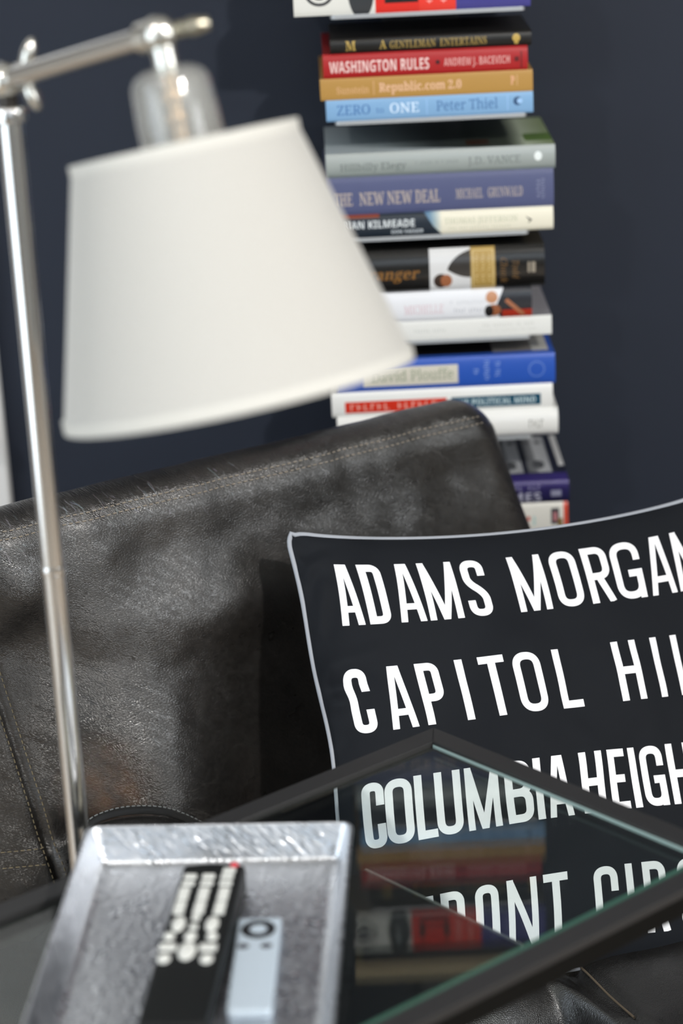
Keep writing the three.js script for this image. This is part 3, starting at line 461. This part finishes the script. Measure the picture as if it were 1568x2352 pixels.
book({ x0: 0.0, x1: 0.239, y0: 0.6770, y1: 0.7075, cover: '#ebebe8', gloss: 0.25, bulge: 0.008, label: 'white rounded spine book lowest on the fifth shelf tab', pages: M.paperWhite, draw(c, w, h) { fitText(c, '~LIFE', w * 0.865, h * 0.36, w * 0.07, h * 0.3, SER, '#8c8c86'); } });
book({ x0: 0.0, x1: 0.2505, y0: 0.5980, y1: 0.6235, cover: '#2a2456', gloss: 0.3, bulge: 0.003, label: 'dark purple book with grey photographs on its upturned cover', art(c, w, h) {
  c.fillStyle = '#1e2233'; c.fillRect(0, 0, w, h); for (let k = 0; k < 7; k++) { const x = w * (0.835 - k * 0.125), q = w * 0.105, g = c.createLinearGradient(x, 0, x + q, 0); g.addColorStop(0, '#6b6d70'); g.addColorStop(0.4, '#85878a'); g.addColorStop(0.45, '#c3c5c8'); g.addColorStop(1, '#b4b6ba'); c.fillStyle = g; c.fillRect(x, h * 0.03, q, h * 0.80); c.fillStyle = '#55575b'; c.beginPath(); c.ellipse(x + q * 0.5, h * 0.66, q * 0.26, h * 0.09, 0, 0, 7); c.fill(); c.fillRect(x + q * 0.12, h * 0.12, q * 0.26, h * 0.07); c.fillRect(x + q * 0.6, h * 0.12, q * 0.26, h * 0.07); } c.fillStyle = '#d8d8d8'; c.fillRect(w * 0.975, 0, w * 0.025, h * 0.7); c.fillStyle = '#3a2f78'; c.fillRect(0, h * 0.85, w, h * 0.15);
}, draw(c, w, h) { const g = c.createLinearGradient(0, 0, 0, h); g.addColorStop(0, '#4a3f80'); g.addColorStop(0.35, '#2c2658'); g.addColorStop(1, '#1c1c3e'); c.fillStyle = g; c.fillRect(0, 0, w, h); fitText(c, '~FOR THEIR OWN', w * 0.62, h * 0.18, w * 0.26, h * 0.22, SANS, '#a6a5c0'); fitText(c, 'CRIMES', w * 0.62, h * 0.5, w * 0.26, h * 0.4, SANS, '#b2b2c4'); c.fillStyle = '#8f90a8'; c.fillRect(w * 0.92, h * 0.42, w * 0.045, h * 0.28); } });
book({ x0: 0.0, x1: 0.249, y0: 0.5615, y1: 0.5980, cover: '#e6e4dc', gloss: 0.3, bulge: 0.003, label: 'white book with a small red and dark picture, below the purple one', pages: M.paperWhite, draw(c, w, h) { c.fillStyle = '#b9d4d0'; c.fillRect(w * 0.845, h * 0.4, w * 0.01, h * 0.3); c.fillStyle = '#c23c28'; c.fillRect(w * 0.82, h * 0.4, w * 0.012, h * 0.14); c.fillStyle = '#3f4046'; c.fillRect(w * 0.925, h * 0.18, w * 0.035, h * 0.5); c.fillStyle = '#c8858a'; c.fillRect(w * 0.935, h * 0.3, w * 0.016, h * 0.28); c.fillStyle = '#8a6f40'; c.fillRect(w * 0.955, h * 0.5, w * 0.02, h * 0.35); c.fillStyle = '#d0503c'; c.fillRect(w * 0.98, 0, w * 0.02, h); } });

// ---------- glass side table ----------
const TA = V(0.069, 0, -1.734), TP = V(-Math.cos(R(38.3)), 0, Math.sin(R(38.3))), TQ = V(Math.cos(R(48)), 0, Math.sin(R(48))), TLen = 0.62, TWid = 0.331;
{
  const t = thing('side_table', 'black framed side table with a clear glass top and dark lower shelf', 'table', [TA.x, 0, TA.z]);
  const pt = (p, q, y) => V(0, y, 0).addScaledVector(TP, p).addScaledVector(TQ, q);
  const prism = (quad, y0, y1, bevel = 0.0008) => {     // quad of [p, q] extruded upwards with a small bevel
    const sh = new THREE.Shape(quad.map(([p, q]) => { const k = pt(p, q, 0); return new THREE.Vector2(k.x, -k.z); }));
    const g = new THREE.ExtrudeGeometry(sh, { depth: y1 - y0 - 2 * bevel, bevelEnabled: true, bevelSize: bevel, bevelThickness: bevel, bevelOffset: -bevel, bevelSegments: 2 });
    g.rotateX(-Math.PI / 2); g.translate(0, y0 + bevel, 0); return g;
  };
  const L = TLen, W = TWid, b = 0.0195, y0 = 0.598, y1 = 0.6215;
  const bar = (quad, deep) => { const cx = quad.reduce((k, p) => k + p[0], 0) / 4, cy = quad.reduce((k, p) => k + p[1], 0) / 4, m = part('frame_bar', prism(quad, 0.6145, y1), M.frame, t); if (deep) part('frame_web', prism(quad.map(([p, q]) => [p + (cx - p) * 0.01, q + Math.sign(cy - q) * Math.min(0.0015, Math.abs(cy - q) * 0.15)]), y0, 0.6145), M.web, m); };
  bar([[0, 0], [L, 0], [L - b, b], [b, b]]);
  bar([[0, 0], [b, b], [b, W - b], [0, W]]);
  bar([[0, W], [b, W - b], [L - b, W - b], [L, W]], true);
  bar([[L, 0], [L, W], [L - b, W - b], [L - b, b]], true);
  const glass = new THREE.MeshPhysicalMaterial({ color: new THREE.Color().setRGB(0.845, 0.885, 0.87), roughness: 0.0, transmission: 1, thickness: 0, ior: 1.45, specularIntensity: 0.8 });
  const gp = part('glass_top', prism([[b, b], [L - b, b], [L - b, W - b], [b, W - b]], 0.6122, 0.617, 0.0004), glass, t, 'clear greenish glass pane');
  const edgeMat = std([0.30, 0.42, 0.42], 0.12, 0, { clearcoat: 1 }), e = 0.0019;
  part('glass_edge', merge([prism([[b, b], [b + e, b + e], [b + e, W - b - e], [b, W - b]], 0.6162, 0.6186, 0.0003)]), edgeMat, gp, 'pale green bevelled edge of the pane');
  part('glass_edge', merge([prism([[b, W - b], [b + 0.0094, W - b - 0.0094], [L - b - 0.0094, W - b - 0.0094], [L - b, W - b]], 0.6165, 0.6174, 0.0003)]), std([0.045, 0.12, 0.09], 0.2), gp, 'dark green edge of the pane');
  const sy = 0.52, sp = 0.083;
  const shelf = part('lower_shelf', prism([[sp + 0.003, 0.004], [L, 0.004], [L, 0.182], [sp + 0.003, 0.182]], sy - 0.008, sy), std([0.006, 0.0062, 0.0065], 0.3, 0, { specularIntensity: 0.5 }), t, 'dark opaque lower shelf');
  part('shelf_edge', prism([[sp, 0.004], [sp + 0.0025, 0.004], [sp + 0.0025, 0.182], [sp, 0.182]], sy - 0.008, sy + 0.0006, 0.0004), std([0.13, 0.135, 0.13], 0.3), shelf);
  for (const q of [0.0, W - 0.025]) {
    part('leg', prism([[L - 0.025, q], [L, q], [L, q + 0.025], [L - 0.025, q + 0.025]], 0.022, y0), M.frame, t);
    part('floor_runner', prism([[0.12, q], [L, q], [L, q + 0.025], [0.12, q + 0.025]], 0, 0.022), M.frame, t);
  }
}

// ---------- hammered metal tray ----------
const TRT = R(-3.8), TRAY = [-0.203, 0, -1.524], TW = 0.2015, TD = 0.305, FLOOR = 0.627;
{
  const t = thing('tray', 'rectangular hammered silver metal tray on the glass table', 'tray', [TRAY[0], 0.6176, TRAY[2]], TRT);
  const loop = (ins, y, r) => {
    const out = [], x0 = ins, x1 = TW - ins, z0 = ins, z1 = TD - ins;
    for (const [cx, cz, a0] of [[x1 - r, z0 + r, -90], [x1 - r, z1 - r, 0], [x0 + r, z1 - r, 90], [x0 + r, z0 + r, 180]]) for (let k = 0; k <= 6; k++) { const a = R(a0 + k * 15); out.push(V(cx + Math.cos(a) * r, y, cz + Math.sin(a) * r)); }
    out.push(out[0].clone()); return out;
  };
  const y = (k) => k - 0.6176, loops = [loop(0.014, 0, 0.004), loop(0.010, 0.002, 0.006), loop(0.0012, y(0.6515), 0.009), loop(0, y(0.6528), 0.0095), loop(0.0004, y(0.6541), 0.0095), loop(0.0016, y(0.6546), 0.009), loop(0.0028, y(0.6538), 0.0085), loop(0.0100, y(0.6310), 0.006), loop(0.0125, y(0.6280), 0.005), loop(0.017, y(FLOOR), 0.004)];
  const n = loops[0].length - 1;
  const wall = sheet(n, loops.length - 1, (a, b, i, j) => loops[j][i].clone(), (a, b, q) => [q.x + q.y, q.z + q.y], true);
  const silver = std([0.70, 0.72, 0.755], 0.34, 1, { bumpMap: hammered, bumpScale: 0.0007, roughnessMap: brushedMottle });
  silver.roughness = 0.46;
  const rim = [...loops[loops.length - 1]]; rim.pop();
  const flat = (lp, yy, flip) => { const g = new THREE.ShapeGeometry(new THREE.Shape(lp.map((p) => new THREE.Vector2(p.x, -p.z)))); g.rotateX(flip ? Math.PI / 2 : -Math.PI / 2); if (flip) g.scale(1, 1, -1); g.translate(0, yy, 0); const P = g.attributes.position, U = g.attributes.uv; for (let k = 0; k < P.count; k++) U.setXY(k, P.getX(k), P.getZ(k)); return g; };
  part('tray_floor', flat(rim, y(FLOOR), false), silver, t);
  const under = loops[0].slice(0, -1);
  part('tray_wall', merge([wall, flat(under, 0.0004, false)]), silver, t);
}
// ---------- remotes ----------
function roundedSlab(x0, x1, z0, z1, r, h, bevel, bow = 0) {  // outline in x, z; rises to h
  const s = new THREE.Shape(); const a = -z1, b = -z0;
  s.moveTo(x0 + r, a); s.lineTo(x1 - r, a); s.quadraticCurveTo(x1, a, x1, a + r); s.lineTo(x1, b - bow - r * 0.5); s.quadraticCurveTo(x1, b - bow, x1 - r * 0.5, b - bow);
  if (bow) s.quadraticCurveTo((x0 + x1) / 2, b + bow, x0 + r * 0.5, b - bow); else s.lineTo(x0 + r * 0.5, b);
  s.quadraticCurveTo(x0, b - bow, x0, b - bow - r * 0.5); s.lineTo(x0, a + r); s.quadraticCurveTo(x0, a, x0 + r, a);
  const g = new THREE.ExtrudeGeometry(s, { depth: h - 2 * bevel, bevelEnabled: true, bevelSize: bevel, bevelThickness: bevel, bevelOffset: -bevel, bevelSegments: 4, curveSegments: 10 });
  g.rotateX(-Math.PI / 2); g.translate(0, bevel, 0); return g;
}
{
  const yaw = Math.atan2(-0.0993, 0.9951);            // its length points towards the viewer and a little left
  const r = thing('remote_control', 'long black remote control with many white buttons in the tray', 'remote', [-0.1045, FLOOR, -1.468], yaw);
  const H = 0.021;
  const rb = part('body', roundedSlab(-0.0228, 0.0228, -0.001, 0.212, 0.009, H, 0.003, 0.0025), std([0.006, 0.007, 0.0072], 0.5, 0, { specularIntensity: 0.5 }), r);
  const white = std([0.68, 0.69, 0.66], 0.5);
  const rect = (w, d) => new RoundedBoxGeometry(w, 0.003, d, 2, 0.0012), disc = (a, b) => new THREE.SphereGeometry(1, 20, 10, 0, Math.PI * 2, 0, Math.PI / 2).scale(a / 2, 0.0022, b / 2);
  const put = (g, along_, across, mat = white, label) => { const m = part('button', g, mat, r, label); m.position.set(-across, H + 0.0002, along_); };
  const bar = rect(0.0092, 0.0058), pad = rect(0.0078, 0.0075), wide = rect(0.0118, 0.0085), tiny = rect(0.0058, 0.006);
  put(disc(0.0066, 0.0066), 0.0040, -0.0146, std([0.62, 0.05, 0.07], 0.4), 'red power button');
  put(bar, 0.0124, -0.0121);
  for (const [a, x] of [[0.0213, 0.0150], [0.0210, 0.0018], [0.0211, -0.0117], [0.0312, 0.0152], [0.0307, 0.0018], [0.0308, -0.0119]]) put(bar, a, x);
  for (const a of [0.0415, 0.0507, 0.0610, 0.0702]) for (const x of [0.0163, 0.0022, -0.0123]) put(pad, a, x);
  put(tiny, 0.0795, 0.0026); put(tiny, 0.0915, 0.0025);
  for (const x of [0.0136, -0.0099]) put(disc(0.0094, 0.021), 0.0875, x);
  for (const x of [0.0176, -0.0121]) put(disc(0.0080, 0.0105), 0.1042, x);
  put(disc(0.0086, 0.0125), 0.1040, 0.0029); put(disc(0.0125, 0.024), 0.1230, 0.0025);
  for (const x of [0.0165, -0.0114]) put(wide, 0.1187, x);
  for (const x of [0.0169, -0.0123]) put(disc(0.0092, 0.0122), 0.1330, x);
}
{
  const r = thing('remote_control', 'small slim white remote control with a round black ring pad in the tray', 'remote', [-0.0715, FLOOR, -1.412], R(-2.5));
  const H = 0.0068, dark = std([0.012, 0.012, 0.014], 0.4);
  part('body', roundedSlab(-0.0155, 0.0155, 0, 0.121, 0.0045, H, 0.0022, 0.0004), std([0.60, 0.70, 0.80], 0.38, 0.2), r);
  const s = new THREE.Shape(); s.absarc(0, 0, 0.0118, 0, Math.PI * 2); const hole = new THREE.Path(); hole.absarc(0, 0, 0.0066, 0, Math.PI * 2, true); s.holes.push(hole);
  const ringG = new THREE.ExtrudeGeometry(s, { depth: 0.0004, bevelEnabled: true, bevelSize: 0.0003, bevelThickness: 0.0003, bevelSegments: 2, curveSegments: 40 }).rotateX(-Math.PI / 2);
  part('ring_pad', ringG.translate(0, H, 0.0175), dark, r, 'black ring');
  part('centre_button', new THREE.CylinderGeometry(0.0058, 0.006, 0.0008, 30).translate(0, H + 0.0003, 0.0175), std([0.60, 0.70, 0.80], 0.38, 0.2), r);
  for (const x of [-0.0092, 0.0068]) part('button', new THREE.SphereGeometry(1, 20, 8, 0, 7, 0, Math.PI / 2).scale(0.0042, 0.0009, 0.0036).translate(x, H, 0.0395), std([0.06, 0.06, 0.075], 0.4), r, 'dark grey button');
}

// ---------- floor lamp ----------
{
  const PX = -0.2155, PZ = -1.567, o = thing('floor_lamp', 'silver pharmacy floor lamp with white cloth shade on a jointed arm', 'lamp', [PX, 0, PZ]);
  const w = (x, y, z) => V(x - PX, y, z - PZ);
  part('base', lathe([[0, 0], [0.12, 0], [0.124, 0.004], [0.122, 0.014], [0.11, 0.020], [0.03, 0.026], [0.014, 0.034], [0.0, 0.036]], V(0, 0, 0), UPV), M.chrome, o);
  part('pole', rod(V(0, 0.03, 0), V(0, 1.186, 0), 0.0085), M.chrome, o);
  part('pole_ring', lathe([[0.0085, -0.003], [0.0092, -0.003], [0.0092, 0.004], [0.0085, 0.004]], V(0, 0.845, 0), UPV), M.chrome, o);
  part('collar', lathe([[0.0085, -0.005], [0.0108, -0.005], [0.0118, -0.003], [0.0118, 0.004], [0.0105, 0.006], [0.007, 0.006]], V(0, 1.183, 0), UPV), M.chrome, o);
  part('neck', rod(V(0, 1.186, 0), V(0, 1.200, 0), 0.0068), std([0.05, 0.045, 0.04], 0.4, 0.8), o);
  const J = w(-0.2165, 1.207, -1.567), Hd = w(-0.101, 1.248, -1.462), dir = Hd.clone().sub(J).normalize();
  const AX = V(-0.1637, 0.9702, -0.1786).normalize(), side = V(0.975, 0.16, -0.02).normalize();
  const joint = part('joint', merge([new THREE.SphereGeometry(0.0125, 28, 18).translate(...J.toArray()), rod(J.clone().addScaledVector(side, -0.014), J.clone().addScaledVector(side, 0.013), 0.0095)]), M.nickel, o);
  const wing = (s) => { const g = new THREE.SphereGeometry(1, 20, 12).scale(0.0052, 0.0125, 0.0065); g.rotateZ(-s * 0.35); g.translate(0, s * 0.0135, 0); const k = J.clone().addScaledVector(side, 0.0175); g.translate(...k.toArray()); return g; };
  part('wing_nut', merge([wing(1), wing(-1), rod(J.clone().addScaledVector(side, 0.010), J.clone().addScaledVector(side, 0.021), 0.006)]), M.nickel, joint);
  part('arm', rod(J, Hd, 0.0072), M.chrome, o);
  const head = part('head_joint', merge([new THREE.SphereGeometry(0.0118, 28, 18).translate(...Hd.toArray()), rod(Hd.clone().addScaledVector(dir, -0.016), Hd.clone().addScaledVector(dir, -0.004), 0.0105), rod(Hd, Hd.clone().addScaledVector(AX, -0.026), 0.0078)]), M.nickel, o);
  part('knob', merge([rod(Hd.clone().addScaledVector(side, 0.008), Hd.clone().addScaledVector(side, 0.020), 0.0052), lathe([[0, 0], [0.0055, 0], [0.0062, 0.003], [0.0045, 0.013], [0, 0.014]], Hd.clone().addScaledVector(side, 0.019), side)]), std([0.45, 0.42, 0.33], 0.3, 1), head);
  const T = w(-0.090, 1.179, -1.450), down = AX.clone().negate(), LEN = 0.1646;
  // clear glass cup over the socket, brass stem inside
  const gt = T.clone().addScaledVector(AX, 0.050);
  const cup = part('glass_cup', lathe([[0.007, 0], [0.016, -0.001], [0.0225, -0.005], [0.0255, -0.011], [0.0268, -0.030], [0.0275, -0.062], [0.0245, -0.062], [0.0240, -0.030], [0.0225, -0.013], [0.0195, -0.0085], [0.0145, -0.0055], [0.007, -0.0045], [0.007, 0]], gt, AX), std([0.84, 0.84, 0.82], 0.12, 0, { transmission: 0.84, thickness: 0, ior: 1.5 }), o, 'frosted clear glass cup');
  part('stem', merge([rod(Hd.clone().addScaledVector(AX, -0.020), T.clone().addScaledVector(AX, -0.012), 0.0048), lathe([[0.0048, 0], [0.0066, 0.002], [0.0066, 0.007], [0.0048, 0.009]], T.clone().addScaledVector(AX, 0.012), AX), lathe([[0.0048, 0], [0.0066, 0.002], [0.0066, 0.007], [0.0048, 0.009]], T.clone().addScaledVector(AX, 0.026), AX)]), M.brass, o, 'brass stem');
  const rt = 0.0738, rb = 0.1172, th = 0.0012, cloth = new THREE.MeshPhysicalMaterial({ color: new THREE.Color().setRGB(0.56, 0.548, 0.515), roughness: 0.9, transmission: 0.2, thickness: 0, bumpMap: weave, bumpScale: 0.0001 });
  const P = [[rt, 0], [rt, -0.001]]; for (let k = 1; k <= 12; k++) P.push([rt + (rb - rt) * k / 12, -LEN * k / 12]); for (let k = 12; k >= 0; k--) P.push([rt - th + (rb - rt) * k / 12, -LEN * k / 12]); P.push([rt, 0]);
  const shade = part('lamp_shade', lathe(P, T, AX, 96), cloth, o, 'white cloth shade');
  const trim = (r, at) => lathe([[r - 0.0016, -0.004], [r + 0.0007, -0.004], [r + 0.0007, 0.004], [r - 0.0016, 0.004], [r - 0.0016, -0.004]], T.clone().addScaledVector(down, at), AX, 96);
  part('shade_trim', merge([trim(rt + 0.001, 0.003), trim(rb - 0.001, LEN - 0.003)]), std([0.58, 0.57, 0.53], 0.9), shade);
  const spokes = [], xa = new THREE.Vector3().crossVectors(AX, V(0, 0, 1)).normalize(), za = new THREE.Vector3().crossVectors(xa, AX).normalize(), hub = T.clone().addScaledVector(down, 0.010);
  for (let k = 0; k < 3; k++) { const a = k * 2.094 + 0.4; spokes.push(rod(hub, T.clone().addScaledVector(down, 0.003).addScaledVector(xa, Math.cos(a) * (rt - 0.001)).addScaledVector(za, Math.sin(a) * (rt - 0.001)), 0.0012, 0.0012, 8)); }
  part('spider', merge(spokes), M.nickel, shade);
  part('bulb', lathe([[0, -0.085], [0.014, -0.082], [0.025, -0.070], [0.029, -0.055], [0.024, -0.038], [0.014, -0.024], [0.012, -0.012], [0, -0.010]].reverse(), T, AX), std([0.85, 0.85, 0.83], 0.3), o);
}

renderer.render(scene, camera);
